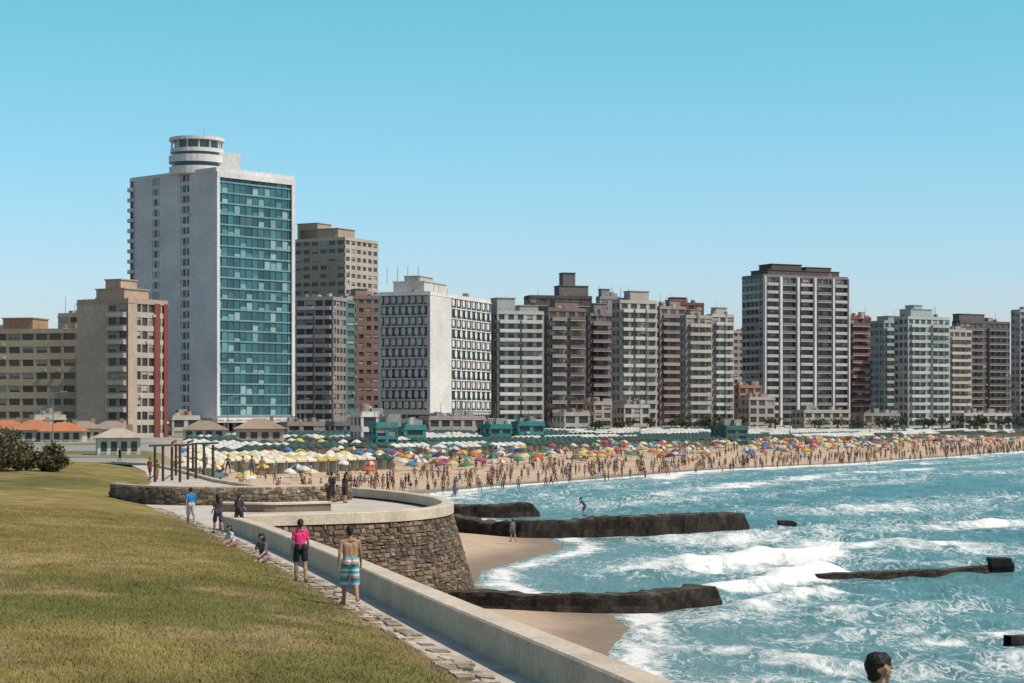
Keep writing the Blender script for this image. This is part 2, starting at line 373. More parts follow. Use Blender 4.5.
# ---------------------------------------------------------------- groynes
def groyne(name,pts,w,h,seed):
    Ln=Line(pts);n=max(8,int(Ln.L/0.3));A=Acc();prof=[(-1.2,-0.8),(-1.08,0.0),(-1.04,0.4),(-1.0,0.8),(-0.93,0.98),(-0.3,1.0),(0.2,1.0),(0.9,0.97),(1.0,0.8),(1.04,0.4),(1.1,0.0),(1.3,-0.8)]
    rows=[]
    for i in range(n+1):
        t=Ln.L*i/n;env=min(1,(n-i)/4+0.45)
        row=[]
        st_=0.84+0.26*float(vn(np.array(t*0.33),np.array(seed*1.),seed+3))   # slab sections at slightly different levels
        st_=round(st_*12)/12
        for j,(a,z) in enumerate(prof):
            nz=float(fbm(np.array(t*1.3+seed),np.array(j*0.55),seed))-0.47
            nb=float(vn(np.array(t*1.9),np.array(j*.7),seed+9))-.5
            p=Ln.at(t,a*w/2*(1+0.26*nz+0.2*nb));zz=(z*h*st_+(nz*0.2+nb*.12)*h*(z>-.5))*env if z>-0.5 else -0.8
            row.append((p[0],p[1],zz))
        rows.append(row)
    for i in range(n):
        for j in range(len(prof)-1):
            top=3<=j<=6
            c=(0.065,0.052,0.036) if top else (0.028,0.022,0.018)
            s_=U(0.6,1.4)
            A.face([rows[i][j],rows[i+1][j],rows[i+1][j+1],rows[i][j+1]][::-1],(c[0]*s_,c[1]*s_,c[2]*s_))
    A.face(rows[-1],(0.025,0.02,0.017));return A.build(name,[M_ROCK])
groyne('rock_groyne',[(-9,160),W(520,538),W(640,534),W(700,531),W(738,528)],2.2,1.45,1)
groyne('rock_groyne',[(-8,183),W(480,517),W(535,516)],2.4,1.2,2)
groyne('rock_groyne',[(-4.5,96),W(540,612),W(640,611),W(690,606),W(706,603)],1.7,0.95,3)
groyne('rock_groyne',[W(815,580),W(870,578),W(940,575),W(1000,571)],0.9,0.36,4)
groyne('rock_groyne',[W(778,524),W(796,524)],1.0,0.35,5)
groyne('rock_groyne',[W(1007,643),W(1060,641)],0.6,0.28,6)
A=Acc();x,y=W(1001,572)
for s_ in range(6):
    A.obox((x-0.65+U(-.06,.06),y-0.6+U(-.05,.05),-0.6+s_*0.24),(1.25+U(-.1,.1),U(-.06,.06),0),(U(-.05,.05),1.3,0),(0,0,0.235),(0.03,0.024,0.022))
A.build('concrete_block',[M_ROCK])
# ---------------------------------------------------------------- buildings
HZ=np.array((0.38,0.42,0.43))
def hz(c,D):  # aerial haze painted into the building colours, stronger with distance
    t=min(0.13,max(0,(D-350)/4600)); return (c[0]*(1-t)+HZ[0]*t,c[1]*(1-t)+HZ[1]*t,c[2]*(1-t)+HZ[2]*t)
def facade(A,P,d,n,L_,z0,z1,st,D):
    px,py=float(P[0]),float(P[1]);dx,dy=float(d[0]),float(d[1]);nx,ny=float(n[0]),float(n[1])
    fh=st.get('fh',3.0);nf=max(2,round((z1-z0)/fh));fh=(z1-z0)/nf
    bw=st.get('bw',3.2);nb=max(1,round(L_/bw));bw=L_/nb
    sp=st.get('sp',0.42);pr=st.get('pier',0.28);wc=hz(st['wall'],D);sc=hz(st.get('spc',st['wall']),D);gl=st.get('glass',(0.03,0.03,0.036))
    def at(s,z,o): return (px+dx*s+nx*o,py+dy*s+ny*o,z)
    def bx(s0,s1,za,zb,o0,o1,c,m=0): A.obox(at(s0,za,o0),(dx*(s1-s0),dy*(s1-s0),0),(nx*(o1-o0),ny*(o1-o0),0),(0,0,zb-za),c,m)
    blank=st.get('blank',[])
    isb=lambda s:any(a*L_-0.01<=s<=b*L_+0.01 for a,b in blank)
    pure=st.get('pure')
    for i in range(nf):
        za=z0+i*fh
        for j in range(nb):
            if isb((j+0.5)*bw): continue
            r=R();k=U(0.5,1.7);g=(gl[0]*k,gl[1]*k,gl[2]*k)
            if r<0.12 and not pure: g=(0.28*k*.7,0.25*k*.7,0.22*k*.7)
            A.face([at(j*bw,za,-0.25),at((j+1)*bw,za,-0.25),at((j+1)*bw,za+fh,-0.25),at(j*bw,za+fh,-0.25)],hz(g,D),1)
            if r<0.3 and not pure and bw>2: bx(j*bw+.1,(j+1)*bw-.1,za+fh*U(.5,.85),za+fh,-0.24,-0.18,hz((0.34,0.30,0.26),D))
            if not pure and R()<.1: bx(j*bw+bw*.6,j*bw+bw*.6+.8,za+.25,za+.8,0.02,0.4,hz((.42,.41,.39),D))
            if pure and st.get('tealmix') and r<.55: bx(j*bw+.12,(j+1)*bw-.12,za+fh*.14,za+fh*U(.35,.95),-0.24,-0.2,hz(random.choice([(.15,.30,.31),(.07,.19,.21),(.25,.36,.36),(.03,.09,.11),(.05,.12,.13)]),D))
        bx(0,L_,za,za+fh*sp,-0.27,0,sc)
        if st.get('checker'):
            w=st['checker']
            for j in range(nb):
                if isb((j+0.5)*bw): continue
                off=0.0 if (i%2==0) else 0.5
                s0=(j+off)*bw+0.12*bw; s1=min(s0+w*bw,L_-0.1)
                cs_=(s0+s1)/2; hw=(s1-s0)/2;hh=fh*0.33;zc=za+fh*.6
                A.face([at(cs_+ox*hw,zc+oz*hh,0.1) for ox,oz in((-1,-.5),(-.6,-1),(.6,-1),(1,-.5),(1,.5),(.6,1),(-.6,1),(-1,.5))],wc)
    if pr>0:
        for j in range(nb+1):
            s0=max(0,j*bw-pr*bw/2);s1=min(L_,j*bw+pr*bw/2)
            if s1>s0: bx(s0,s1,z0,z1,-0.27,st.get('po',-0.02),wc)
    for k,(a,b) in enumerate(blank):
        bx(a*L_,b*L_,z0-0.5,z1+0.02,-0.27,0.06+0.003*k,hz(st.get('bc',st['wall']),D))
    for k,(a,b,dp,c) in enumerate(st.get('balc',[])):
        c=hz(c,D)
        for i in range(1,nf):
            za=z0+i*fh; s0=a*L_;s1=b*L_
            bx(s0,s1,za-0.12,za+0.1,0.01,dp,hz((0.40,0.38,0.36),D))
            kk=U(.88,1.06) if R()>.06 else .65
            bx(s0+.004,s1-.004,za+0.101,za+1.0,dp-0.12,dp+0.01,(c[0]*kk,c[1]*kk,c[2]*kk))
            bx(s0+.005,s0+0.13,za+0.102,za+1.0,0.02,dp-0.125,wc)
            bx(s1-0.13,s1-.005,za+0.102,za+1.0,0.02,dp-0.125,wc)
    for (a,b,c,o_) in st.get('fins',[]):
        bx(a*L_,b*L_,z0,z1+0.3,0.02,o_,hz(c,D))
def building(name,uL,uC,uR,ytop,D,th,stL,stR,Rlen=None,Llen=None,zb=4.0,roof=(),obj=True,A=None):
    th=math.radians(th);a=np.array((-math.cos(th),math.sin(th)));b=np.array((math.sin(th),math.cos(th)))
    kc,kl,kr=K(uC),K(uL),K(uR);C0=np.array((kc*D,D))
    Ln=Llen or max(3,(C0[0]-kl*D)/(math.cos(th)+kl*math.sin(th)))
    den=math.sin(th)-kr*math.cos(th)
    Rn=Rlen or ((kr*D-C0[0])/den if den>0.02 and uR>uC+1 else 14); Rn=max(4,min(Rn,70))
    z1=EYE+(415-ytop)*D/2000
    A=Acc() if A is None else A
    na=np.array((-math.sin(th),-math.cos(th)));nb=np.array((math.cos(th),-math.sin(th)))
    c0=C0-na*0.3-nb*0.3
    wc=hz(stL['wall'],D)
    A.obox((c0[0],c0[1],zb-1),np.append(a*(Ln-.6),0),np.append(b*(Rn-.6),0),(0,0,z1-zb+1),wc)
    e=C0+a*(Ln-0.3);A.obox((e[0],e[1],zb-1),np.append(a*0.3,0),np.append(b*(Rn),0),(0,0,z1-zb+1),wc)
    e=C0+b*(Rn-0.3);A.obox((e[0],e[1],zb-1),np.append(a*(Ln-.31),0),np.append(b*0.3,0),(0,0,z1-zb+0.99),wc)
    facade(A,C0+a*Ln,-a,na,Ln,zb,z1,stL,D)
    facade(A,C0,b,nb,Rn,zb,z1,stR,D)
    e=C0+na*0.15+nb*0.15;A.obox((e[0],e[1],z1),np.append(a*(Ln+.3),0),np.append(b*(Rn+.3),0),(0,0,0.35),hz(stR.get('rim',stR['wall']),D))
    for (o_,v1,v2,hh) in((C0,a*Ln,b*0.2,.8),(C0,b*Rn,a*0.2,.81)):
        A.obox((o_[0],o_[1],z1+.35),np.append(v1,0),np.append(v2,0),(0,0,hh),hz(stR.get('rim',stR['wall']),D))
    for (s0,s1,t0,t1,h,c) in roof:
        o_=C0+a*Ln*s0+b*Rn*t0; c=hz(c,D)
        A.obox((o_[0],o_[1],z1+.34),np.append(a*Ln*(s1-s0),0),np.append(b*Rn*(t1-t0),0),(0,0,h),c)
        o2=o_-a*0.25-b*0.25
        A.obox((o2[0],o2[1],z1+.34+h),np.append(a*(Ln*(s1-s0)+.5),0),np.append(b*(Rn*(t1-t0)+.5),0),(0,0,0.25),tuple(np.array(c)*0.9))
    for q in range(4):
        o_=C0+a*Ln*U(.1,.85)+b*Rn*U(.1,.8);A.tube((o_[0],o_[1],z1+.3),(o_[0],o_[1],z1+U(2.5,6)),0.09,0.05,5,(.15,.15,.15))
    for q in range(3):
        o_=C0+a*Ln*U(.1,.85)+b*Rn*U(.1,.85);A.tube((o_[0],o_[1],z1+.3),(o_[0],o_[1],z1+U(1.6,2.6)),0.9,0.9,10,hz(random.choice([(.4,.4,.38),(.2,.19,.18),(.33,.2,.14)]),D))
        o_=C0+a*Ln*U(.1,.8)+b*Rn*U(.1,.8);A.obox((o_[0],o_[1],z1+.3),np.append(a*U(1,3),0),np.append(b*U(1,3),0),(0,0,U(1.2,2.8)),hz((.3,.27,.25),D))
    if obj: A.build(name,[M_PAINT,M_GLASS])
    return C0,a,b,Ln,Rn,z1
WHT=(0.60,0.56,0.55);BEI=(0.42,0.30,0.215);GRY=(0.28,0.25,0.235);BRN=(0.105,0.066,0.055);PNK=(0.39,0.265,0.21)
def st(wall,**k): return dict(wall=wall,**k)
building('apartment_building',-60,90,100,333,470,14,st(BEI,sp=.5,pier=.22,bw=3.6,spc=(0.47,0.35,0.25),glass=(0.08,0.05,0.035)),st(BEI),Rlen=16,roof=[(.42,.62,.2,.7,3.4,(0.34,0.20,0.13))])
building('apartment_building',58,80,84,317,540,20,st(BEI,sp=.5),st(BEI),Rlen=14)
building('apartment_building',77,128,168,303,450,30,st(PNK,sp=.45,pier=.3,bw=3.2,blank=[(0,.6)],bc=(0.48,0.335,0.265),balc=[(.62,.97,1.0,(0.52,0.44,0.35))]),
   st(PNK,sp=.4,pier=.2,bw=2.2,blank=[(0,.22)],bc=(0.40,0.30,0.24),spc=(.42,.35,.29),fins=[(.64,.78,(0.17,0.045,0.035),.25),(.88,.99,(0.17,0.045,0.035),.25)]),roof=[(.15,.7,.1,.7,3.0,(0.42,.29,.22)),(.3,.6,.2,.6,5.2,(.4,.28,.21))])
TW=st((0.56,0.51,0.53),sp=.35,pier=.2,bw=1.9,blank=[(.06,.27),(.355,.60),(.70,1.0)],balc=[(0,.05,1.0,(.5,.5,.5))],glass=(.04,.04,.05))
AT=Acc()
C0,a,b,Ln,Rn,z1=building('hotel_tower',130,216,294,171,560,42,TW,st((0.07,0.17,0.19),sp=.14,pier=.05,bw=2.2,fh=3.05,glass=(0.015,0.085,0.105),spc=(0.15,0.27,0.29),pure=True,tealmix=True,rim=WHT),zb=9,obj=False,A=AT)
na=np.array((-math.sin(math.radians(42)),-math.cos(math.radians(42))));nb_=np.array((math.cos(math.radians(42)),-math.sin(math.radians(42))))
for s0,s1 in((0,1.0),(Rn-1.2,Rn)):
    p=C0+b*s0;AT.obox((p[0],p[1],9),np.append(b*(s1-s0),0),np.append(nb_*0.5,0),(0,0,z1-9),WHT)
p=C0+b*0;AT.obox((p[0],p[1],z1-1.6),np.append(b*Rn,0),np.append(nb_*0.55,0),(0,0,1.55),WHT)
p=C0-nb_*1.5-na*1.5
AT.obox((p[0],p[1],3.5),np.append(a*(Ln-3),0),np.append(b*(Rn-3),0),(0,0,5.6),(0.05,0.05,0.055),1)
for i in range(9):
    q=C0+b*(Rn*i/8.0*0.98)-nb_*.5+a*.2;AT.tube((q[0],q[1],3.5),(q[0],q[1],9),0.45,0.45,8,WHT)
q=C0+nb_*5+na*4;AT.obox((q[0],q[1],7.2),np.append(a*(Ln+8),0),np.append(b*(Rn+8),0),(0,0,0.6),(0.5,0.47,0.44))
dc=np.array((K(197)*574,574.0));z=z1+0.3
def ring(z0,z1_,r,c,m=0,n=28): AT.tube((dc[0],dc[1],z0),(dc[0],dc[1],z1_),r,r,n,c,m)
ring(z,z+2.2,7.9,WHT);ring(z+2.2,z+3.4,7.2,(.05,.07,.08),1);ring(z+3.4,z+5.4,8.0,WHT);ring(z+5.4,z+6.3,7.2,(.05,.07,.08),1);ring(z+6.3,z+7.4,7.6,WHT);ring(z+7.4,z+9.7,6.4,(.10,.13,.14),1);ring(z+9.7,z+10.6,7.9,WHT)
for i in range(14):
    t=i/14*6.283;AT.tube((dc[0]+7.3*math.cos(t),dc[1]+7.3*math.sin(t),z+7.4),(dc[0]+7.3*math.cos(t),dc[1]+7.3*math.sin(t),z+9.7),.2,.2,5,WHT)
AT.box((dc[0]+7,dc[1]+2,z-0.05),(8,8,6.5),(0.5,.48,.48),0,.5)
AT.tube((dc[0]+2,dc[1],z+10.6),(dc[0]+2,dc[1],z+13.5),.1,.06,5,(.2,.2,.2))
AT.build('hotel_tower',[M_PAINT,M_GLASS])
building('apartment_building',294,345,378,240,720,30,st((0.33,0.25,0.19),bw=4,sp=.5),st((0.44,0.35,0.285),sp=.5,bw=3.4,pier=.35),roof=[(.2,.95,.1,.6,4.2,(.35,.26,.205)),(.6,1,.1,.5,6.5,(.34,.26,.2))])
building('apartment_building',296,333,336,300,640,16,st((0.29,0.25,0.245),sp=.38,bw=3.2,balc=[(.05,.48,1.2,(0.42,0.38,0.38)),(.52,.95,1.2,(0.35,0.32,0.32))]),st(GRY),Rlen=12)
building('apartment_building',333,338,346,303,650,40,st((0.06,0.16,0.14)),st((0.08,.18,.16),sp=.5),Rlen=8)
building('apartment_building',344,350,380,299,660,72,st((0.2,0.11,0.09)),st((0.23,0.13,0.10),sp=.52,pier=.4,bw=2.8),roof=[(.1,.9,.2,.6,3,(.28,.18,.15))])
HA=Acc()
C7,a7,b7,L7,R7,z7=building('hotel_building',378,430,491,295,590,20,st((0.40,0.37,0.36),sp=.14,pier=0.10,bw=2.1,fh=3.1,checker=.62,glass=(.05,.048,.055),pure=True,blank=[(0,.06),(.95,1)]),
   st((0.62,0.58,0.55),sp=.10,pier=.08,bw=4.2,fh=3.2,blank=[(0,.33)],checker=.45,glass=(.02,.055,.065),pure=True),zb=10.5,roof=[(.3,.9,.15,.5,4.2,(.5,.47,.45)),(.45,.75,.2,.4,6.0,(.42,.40,.39))],obj=False,A=HA)
for t_ in(.3,.5,.7,.9):
    q=C7+a7*L7*t_+b7*3;HA.tube((q[0],q[1],z7+4),(q[0],q[1],z7+9),.12,.08,5,(.3,.3,.3))
q=C7-a7*3+np.array((1,-4));HA.obox((q[0],q[1],4),np.append(a7*(L7+4),0),np.append(b7*(R7+3),0),(0,0,2.8),(0.12,.085,.07),1)
HA.obox((q[0],q[1],6.82),np.append(a7*(L7+4.5),0),np.append(b7*(R7+3.5),0),(0,0,1.5),(0.45,.41,.38))
HA.obox((C7[0],C7[1]+1,8.3),np.append(a7*(L7-1),0),np.append(b7*(R7-1),0),(0,0,2.3),(0.06,.055,.06),1)
HA.build('hotel_building',[M_PAINT,M_GLASS])
LG=(0.42,0.40,0.37)
building('apartment_building',489,497,544,314,640,72,st(GRY),st(LG,sp=.4,bw=3.5,pier=.4,balc=[(.04,.46,1.3,(0.55,0.53,0.50)),(.5,.96,1.3,(0.50,0.47,0.44))]),roof=[(.1,.9,.02,.4,4.8,(.34,.35,.34)),(.1,.9,.5,.9,2.5,(.36,.35,.33))])
building('apartment_building',524,530,592,298,760,74,st(BRN),st((0.08,0.04,0.035),sp=.45,bw=3.5,pier=.35,balc=[(.05,.4,1.2,(.11,.06,.05)),(.55,.95,1.2,(.085,.05,.045))]),roof=[(.1,.9,.48,.95,4.5,(.15,.11,.10)),(.2,.8,.55,.75,9.5,(.13,.10,.10))])
building('apartment_building',542,548,586,311,665,70,st(BRN),st((0.18,0.125,0.105),sp=.42,bw=3.4,pier=.35,balc=[(.08,.45,1.4,(.30,.235,.195)),(.55,.95,1.4,(.155,.095,.075))]),roof=[(.1,.9,.2,.8,3,(.20,.14,.12))])
building('apartment_building',586,590,612,316,700,66,st((.10,.07,.06)),st((0.21,0.16,0.145),sp=.45,bw=3,balc=[(.1,.9,1.2,(.25,.195,.175))]),roof=[(.1,.9,.2,.8,4,(.21,.16,.15))])
building('apartment_building',596,600,620,299,780,66,st(GRY),st((0.24,0.23,0.235),sp=.5,bw=3.6,pier=.4),roof=[(.1,.9,.1,.5,3.5,(.21,.20,.21))])
building('apartment_building',612,620,657,303,680,62,st((.38,.32,.28)),st((0.41,0.35,0.305),sp=.42,bw=3.4,pier=.35,balc=[(.04,.3,1.5,(.54,.47,.41)),(.36,.62,1.5,(.49,.43,.38)),(.68,.98,1.1,(.40,.35,.31))]),roof=[(.1,.9,.3,.8,3.8,(.37,.32,.28))])
building('apartment_building',654,660,686,309,740,64,st(PNK),st((0.34,0.23,0.19),sp=.45,bw=3.2,pier=.35,balc=[(.1,.9,1.2,(.38,.27,.22))]),roof=[(.1,.9,.4,.8,3,(.30,.20,.16))])
building('apartment_building',664,670,704,305,790,68,st(BRN),st((0.16,0.042,0.034),sp=.5,bw=3.8,pier=.4),roof=[(.1,.9,.1,.5,2.6,(.19,.06,.05))])
building('apartment_building',680,686,712,318,700,62,st(GRY),st((0.36,0.28,0.23),sp=.42,bw=3,balc=[(.1,.9,1.4,(.45,.37,.30))]),roof=[(.1,.9,.2,.6,2.5,(.32,.25,.2))])
building('apartment_building',706,712,734,317,720,60,st(GRY),st((0.42,0.37,0.33),sp=.42,bw=3,balc=[(.1,.45,1.4,(.53,.48,.43)),(.52,.9,1.2,(.47,.42,.38))]),roof=[(.1,.9,.2,.7,3,(.38,.34,.30))])
building('apartment_building',728,732,752,333,860,60,st(PNK),st((0.34,0.25,0.20),sp=.5,bw=3.4))
building('hotel_building',742,763,848,277,770,64,st((.36,.33,.32),sp=.42,bw=3,balc=[(.1,.9,.9,(.44,.42,.42))]),
   st((0.18,0.15,0.15),sp=.33,pier=.22,bw=3.0,glass=(.03,.026,.034),balc=[(.03,.16,1.3,(.44,.41,.40)),(.21,.36,1.3,(.17,.145,.145)),(.42,.56,1.3,(.42,.39,.38)),(.62,.78,1.3,(.17,.145,.145)),(.83,.97,1.3,(.42,.39,.38))],
      fins=[(.0,.015,WHT,1.5),(.175,.2,WHT,1.6),(.375,.4,WHT,1.6),(.575,.6,WHT,1.6),(.795,.815,WHT,1.6),(.985,1,WHT,1.5)],rim=(.18,.14,.13)),
   roof=[(.1,.9,.08,.92,2.6,(.075,.05,.045)),(.2,.8,.15,.5,5.0,(.07,.048,.045)),(.2,.8,.55,.85,4.2,(.09,.065,.06))])
building('apartment_building',846,849,871,319,800,60,st(BRN),st((0.14,0.035,0.035),sp=.5,bw=3.6,pier=.4,balc=[(.1,.9,1.1,(.17,.06,.055))]))
building('apartment_building',868,871,882,338,840,60,st((.1,.28,.30)),st((0.10,0.27,0.29),sp=.3,bw=3,glass=(.06,.2,.22)))
GR=(0.30,0.34,0.32)
building('apartment_building',870,884,912,323,820,62,st(GR),st(GR,sp=.42,bw=3.2,pier=.35,balc=[(.05,.95,1.2,(.36,.41,.385))]),roof=[(.1,.9,.2,.7,2.5,GR)])
building('apartment_building',894,908,950,319,790,60,st((.31,.35,.34),sp=.4),st((0.36,0.40,0.375),sp=.42,bw=3.2,pier=.35,balc=[(.05,.45,1.2,(.42,.46,.43)),(.55,.95,1.2,(.39,.43,.41))]),roof=[(.1,.9,.1,.6,3.6,(.32,.36,.34)),(.2,.8,.2,.4,5.2,(.29,.34,.33))])
building('apartment_building',944,948,972,332,830,60,st(GRY),st((0.38,0.33,0.27),sp=.42,bw=3.2,balc=[(.1,.9,1.2,(.44,.39,.32))]))
building('apartment_building',952,960,1010,323,880,60,st(BRN),st((0.09,0.062,0.057),sp=.42,bw=3.4,pier=.35,balc=[(.05,.45,1.2,(.13,.09,.085)),(.55,.95,1.2,(.10,.075,.07))]),roof=[(.1,.9,.0,.5,3.6,(.1,.07,.065))])
building('apartment_building',1011,1020,1062,312,850,58,st((.3,.27,.28)),st((.34,.31,.32),sp=.45,balc=[(.05,.95,1.2,(.38,.35,.36))]))
building('apartment_building',1062,1070,1130,330,830,58,st(GR),st(LG,sp=.45))
for i in range(32):
    u=-100+i*39+U(-10,10);w=U(22,40);D=U(880,1000) if u>330 else U(640,720)
    c=random.choice([LG,BEI,PNK,GRY,(0.44,.37,.30),(.26,.16,.12)])
    yt=U(352,392) if u<1000 else U(340,380)
    if 728<u+w and u<745: yt=U(380,395)
    building('apartment_building',u,u+5,u+w,yt,D,68,st(c,bw=5),st(c,sp=.5,bw=4.2))
for (u0,u1,yt,D,c) in [(30,66,420,430,(.5,.43,.34)),(168,200,420,500,(.45,.41,.36)),(283,330,426,540,(.25,.20,.17)),(330,356,426,520,(.16,.14,.13)),(357,371,417,430,(.58,.55,.52)),(590,612,405,640,(.38,.30,.24)),(620,650,408,650,(.46,.41,.36)),(735,762,388,745,(.38,.16,.08)),(745,775,400,735,(.4,.34,.28)),(425,485,420,540,(.33,.28,.25)),(860,900,416,720,(.30,.25,.22)),(960,1012,416,740,(.46,.41,.36)),(486,512,429,470,(.03,.17,.17)),(514,545,426,480,(.03,.19,.19)),(400,426,430,440,(.04,.22,.22)),(722,748,430,520,(.03,.12,.12)),(560,590,416,600,(.4,.35,.30)),(800,850,413,700,(.4,.34,.29))]:
    building('seafront_building',u0,u0+4,u1,yt,D,70,st(c),st(c,sp=.35,fh=2.8,pier=.3,bw=3.5),Llen=9,zb=2.5)
def house(px,D,w,dp,h,rot,wall,roofc,name='house',z=3.6):
    A=Acc();x=K(px)*D;ca,sa=math.cos(rot),math.sin(rot)
    ex=np.array((ca,sa,0));ey=np.array((-sa,ca,0));o_=np.array((x,D,z))-ex*w/2-ey*dp/2;up=np.array((0,0,1.0))
    A.obox(o_,ex*w,ey*dp,up*h,wall)
    rh=w*0.22;ov=0.6
    r0=o_+up*h-ex*ov-ey*ov;r1=o_+up*h+ex*(w+ov)-ey*ov;r2=r1+ey*(dp+2*ov);r3=r0+ey*(dp+2*ov);m0=(r0*.62+r1*.38)+up*rh+ey*dp*.4;m1=(r0*.38+r1*.62)+up*rh+ey*dp*.4
    A.face([r0,r1,m1,m0],roofc);A.face([r1,r2,m1],roofc);A.face([r2,r3,m0,m1],roofc);A.face([r3,r0,m0],roofc);A.face([r0,r3,r2,r1],wall)
    for q in np.linspace(.08,.78,4):
        p=o_+ex*w*q-ey*.04+up*1.0;A.obox(p,ex*w*.14,ey*.02,up*1.3,(.04,.045,.05),1);p=o_+ex*w*q-ey*.10+up*.85;A.obox(p,ex*w*.14,ey*.05,up*.12,(.5,.48,.45))
    A.obox(o_+ex*w*.7+ey*dp*.5+up*h,ex*.8,ey*.8,up*(rh+.5),(.3,.2,.15))
    A.build(name,[M_PAINT,M_GLASS])
RT=(0.40,0.15,0.075)
for (px,D,w,dp,h,r) in [(8,400,8,8,3.0,.2),(36,395,9,8,2.8,.15),(64,390,8,8,2.6,.1),(84,410,7,7,3.0,.2),(112,420,8,7,2.8,.1),(-30,400,10,8,3.2,.2),(205,430,9,7,2.6,.1)]:
    house(px,D,w,dp,h,r,random.choice([(.55,.49,.42),(.5,.41,.31)]),RT if D<412 and px<80 else (0.26,.2,.16))
house(118,262,5.5,5,2.8,.25,(.55,.48,.40),(.38,.32,.27),'beach_hut');house(260,405,9.5,6,3.0,.1,(.42,.33,.25),(.30,.22,.16),'beach_hut')
building('beach_hut',373,376,398,428,400,70,st((.04,.22,.22)),st((.04,.22,.22),sp=.3,bw=2),zb=2.2,Llen=5)
# ---------------------------------------------------------------- trees
def crown(A,c,r,h,n,cols,ls):
    for i in range(n):
        t=U(0,6.283);p=U(-1,1);q=math.sqrt(1-p*p);rr=U(0.5,1.0)*(0.8+0.35*math.sin(3*t+c[0])+0.15*math.sin(5*p+c[1]))
        P=(c[0]+r*rr*q*math.cos(t),c[1]+r*rr*q*math.sin(t),c[2]+h*rr*p)
        u=(U(-1,1),U(-1,1),U(-1,1));v_=(U(-1,1),U(-1,1),U(-1,1));s_=ls*U(.6,1.4);s2=s_*.6
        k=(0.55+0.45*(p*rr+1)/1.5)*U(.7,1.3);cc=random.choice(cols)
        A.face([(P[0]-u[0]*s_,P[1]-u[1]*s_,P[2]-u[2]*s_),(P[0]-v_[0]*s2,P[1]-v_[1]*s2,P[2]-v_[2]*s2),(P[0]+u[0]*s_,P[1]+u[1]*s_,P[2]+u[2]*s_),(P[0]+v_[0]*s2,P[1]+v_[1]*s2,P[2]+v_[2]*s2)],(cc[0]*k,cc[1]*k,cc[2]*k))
def tree(A,x,y,z,h,r,n,cols,ls):
    A.tube((x,y,z-.3),(x+U(-.2,.2),y,z+h*.5),r*.1,r*.05,6,(.09,.07,.05))
    for q in range(4):
        t=q*1.57+U(0,1);A.tube((x,y,z+h*.3),(x+r*.6*math.cos(t),y+r*.6*math.sin(t),z+h*.6),r*.04,r*.015,5,(.09,.07,.05))
    for q in range(4): crown(A,(x+U(-.5,.5)*r,y+U(-.45,.45)*r,z+h*U(.35,.65)),r*U(.5,.85),h*U(.25,.4),n//4,cols,ls)
GC=[(.04,.055,.025),(.05,.065,.03),(.03,.042,.02),(.065,.07,.035)]
A=Acc()
for i in range(110):
    px=U(570,1060) if i<70 else U(170,560);D=U(590,700)
    if px>700: D+=60
    x=K(px)*D
    tree(A,x,D,4.4+max(0,(D-520)*.006),U(2.2,5),U(2.2,4.5),120,GC,.45)
A.build('distant_trees',[M_LEAF])
for (px,sz) in [(2,3.0),(18,2.5),(36,2.1),(-20,3.2),(47,1.3)]:
    A=Acc();D=150;x=K(px)*D;y=D+U(-3,3);z=float(gz(np.array(x),np.array(y)))
    for q in range(7):
        t=q*.9;A.tube((x,y,z-.2),(x+sz*.5*math.cos(t),y+sz*.5*math.sin(t),z+sz*.8),.06,.02,5,(.1,.08,.05))
    for q in range(9): crown(A,(x+U(-.6,.6)*sz,y+U(-.5,.5)*sz,z+sz*U(.2,.8)),sz*U(.25,.48),sz*U(.2,.4),400,[(.07,.075,.03),(.11,.10,.045),(.16,.13,.065),(.045,.05,.022)],.12)
    A.build('shrub',[M_LEAF])
# ---------------------------------------------------------------- crowd, umbrellas, tents
SK=(1,0,0);TP=(0,1,0);BT=(0,0,1);HR=(1,1,0)
def figT(walk,arms,sit=False):
    T=Acc();z=0.85 if not sit else 0.2
    for s_ in(-1,1):
        a_=s_*walk
        if sit:
            T.tube((s_*.1,0,.2),(s_*.13,.4,.42),.08,.06,5,BT);T.tube((s_*.13,.4,.42),(s_*.13,.6,.05),.06,.04,4,SK,caps=False)
        else:
            T.tube((s_*.1,0,.85),(s_*.11,a_*.2,.47),.095,.07,5,BT,caps=False);T.tube((s_*.11,a_*.2,.47),(s_*.12,a_*.35-.03,.05),.06,.04,4,SK,caps=False);T.box((s_*.12,a_*.35+.04,0),(.09,.24,.07),SK)
        T.tube((s_*.19,0,z+.5),(s_*.27,arms*s_*.15,z+.22),.05,.04,4,SK,caps=False);T.tube((s_*.27,arms*s_*.15,z+.22),(s_*.25,arms*s_*.25+.1,z-.02),.04,.03,4,SK,caps=False)
    T.tube((0,0,z-.06),(0,0,z+.22),.16,.13,6,BT if walk>.5 else TP,caps=False);T.tube((0,0,z+.22),(0,0,z+.52),.13,.19,6,TP,caps=False);T.tube((0,0,z+.52),(0,0,z+.6),.19,.06,6,TP,caps=False)
    T.tube((0,.01,z+.58),(0,.01,z+.8),.07,.095,6,SK,caps=False);T.tube((0,-.01,z+.78),(0,-.01,z+.89),.105,.05,6,HR)
    return T
TS=[figT(.9,1),figT(.3,.5),figT(-.7,-1),figT(0.1,0)];TSIT=figT(0,.5,True)
TOPC=[(.32,.20,.14)]*6+[(.22,.13,.09)]*7+[(.5,.5,.5),(.4,.05,.05),(.05,.08,.25),(.03,.03,.04),(.03,.03,.03),(.5,.36,.08),(.05,.2,.25),(.4,.1,.2)]
BOTC=[(.04,.05,.1),(.3,.05,.05),(.05,.14,.28),(.03,.03,.03),(.4,.4,.4),(.08,.08,.1),(.4,.2,.06),(.05,.2,.15),(.03,.03,.03)]
SKC=[(.32,.20,.135),(.25,.15,.10),(.18,.105,.07),(.28,.17,.115)]
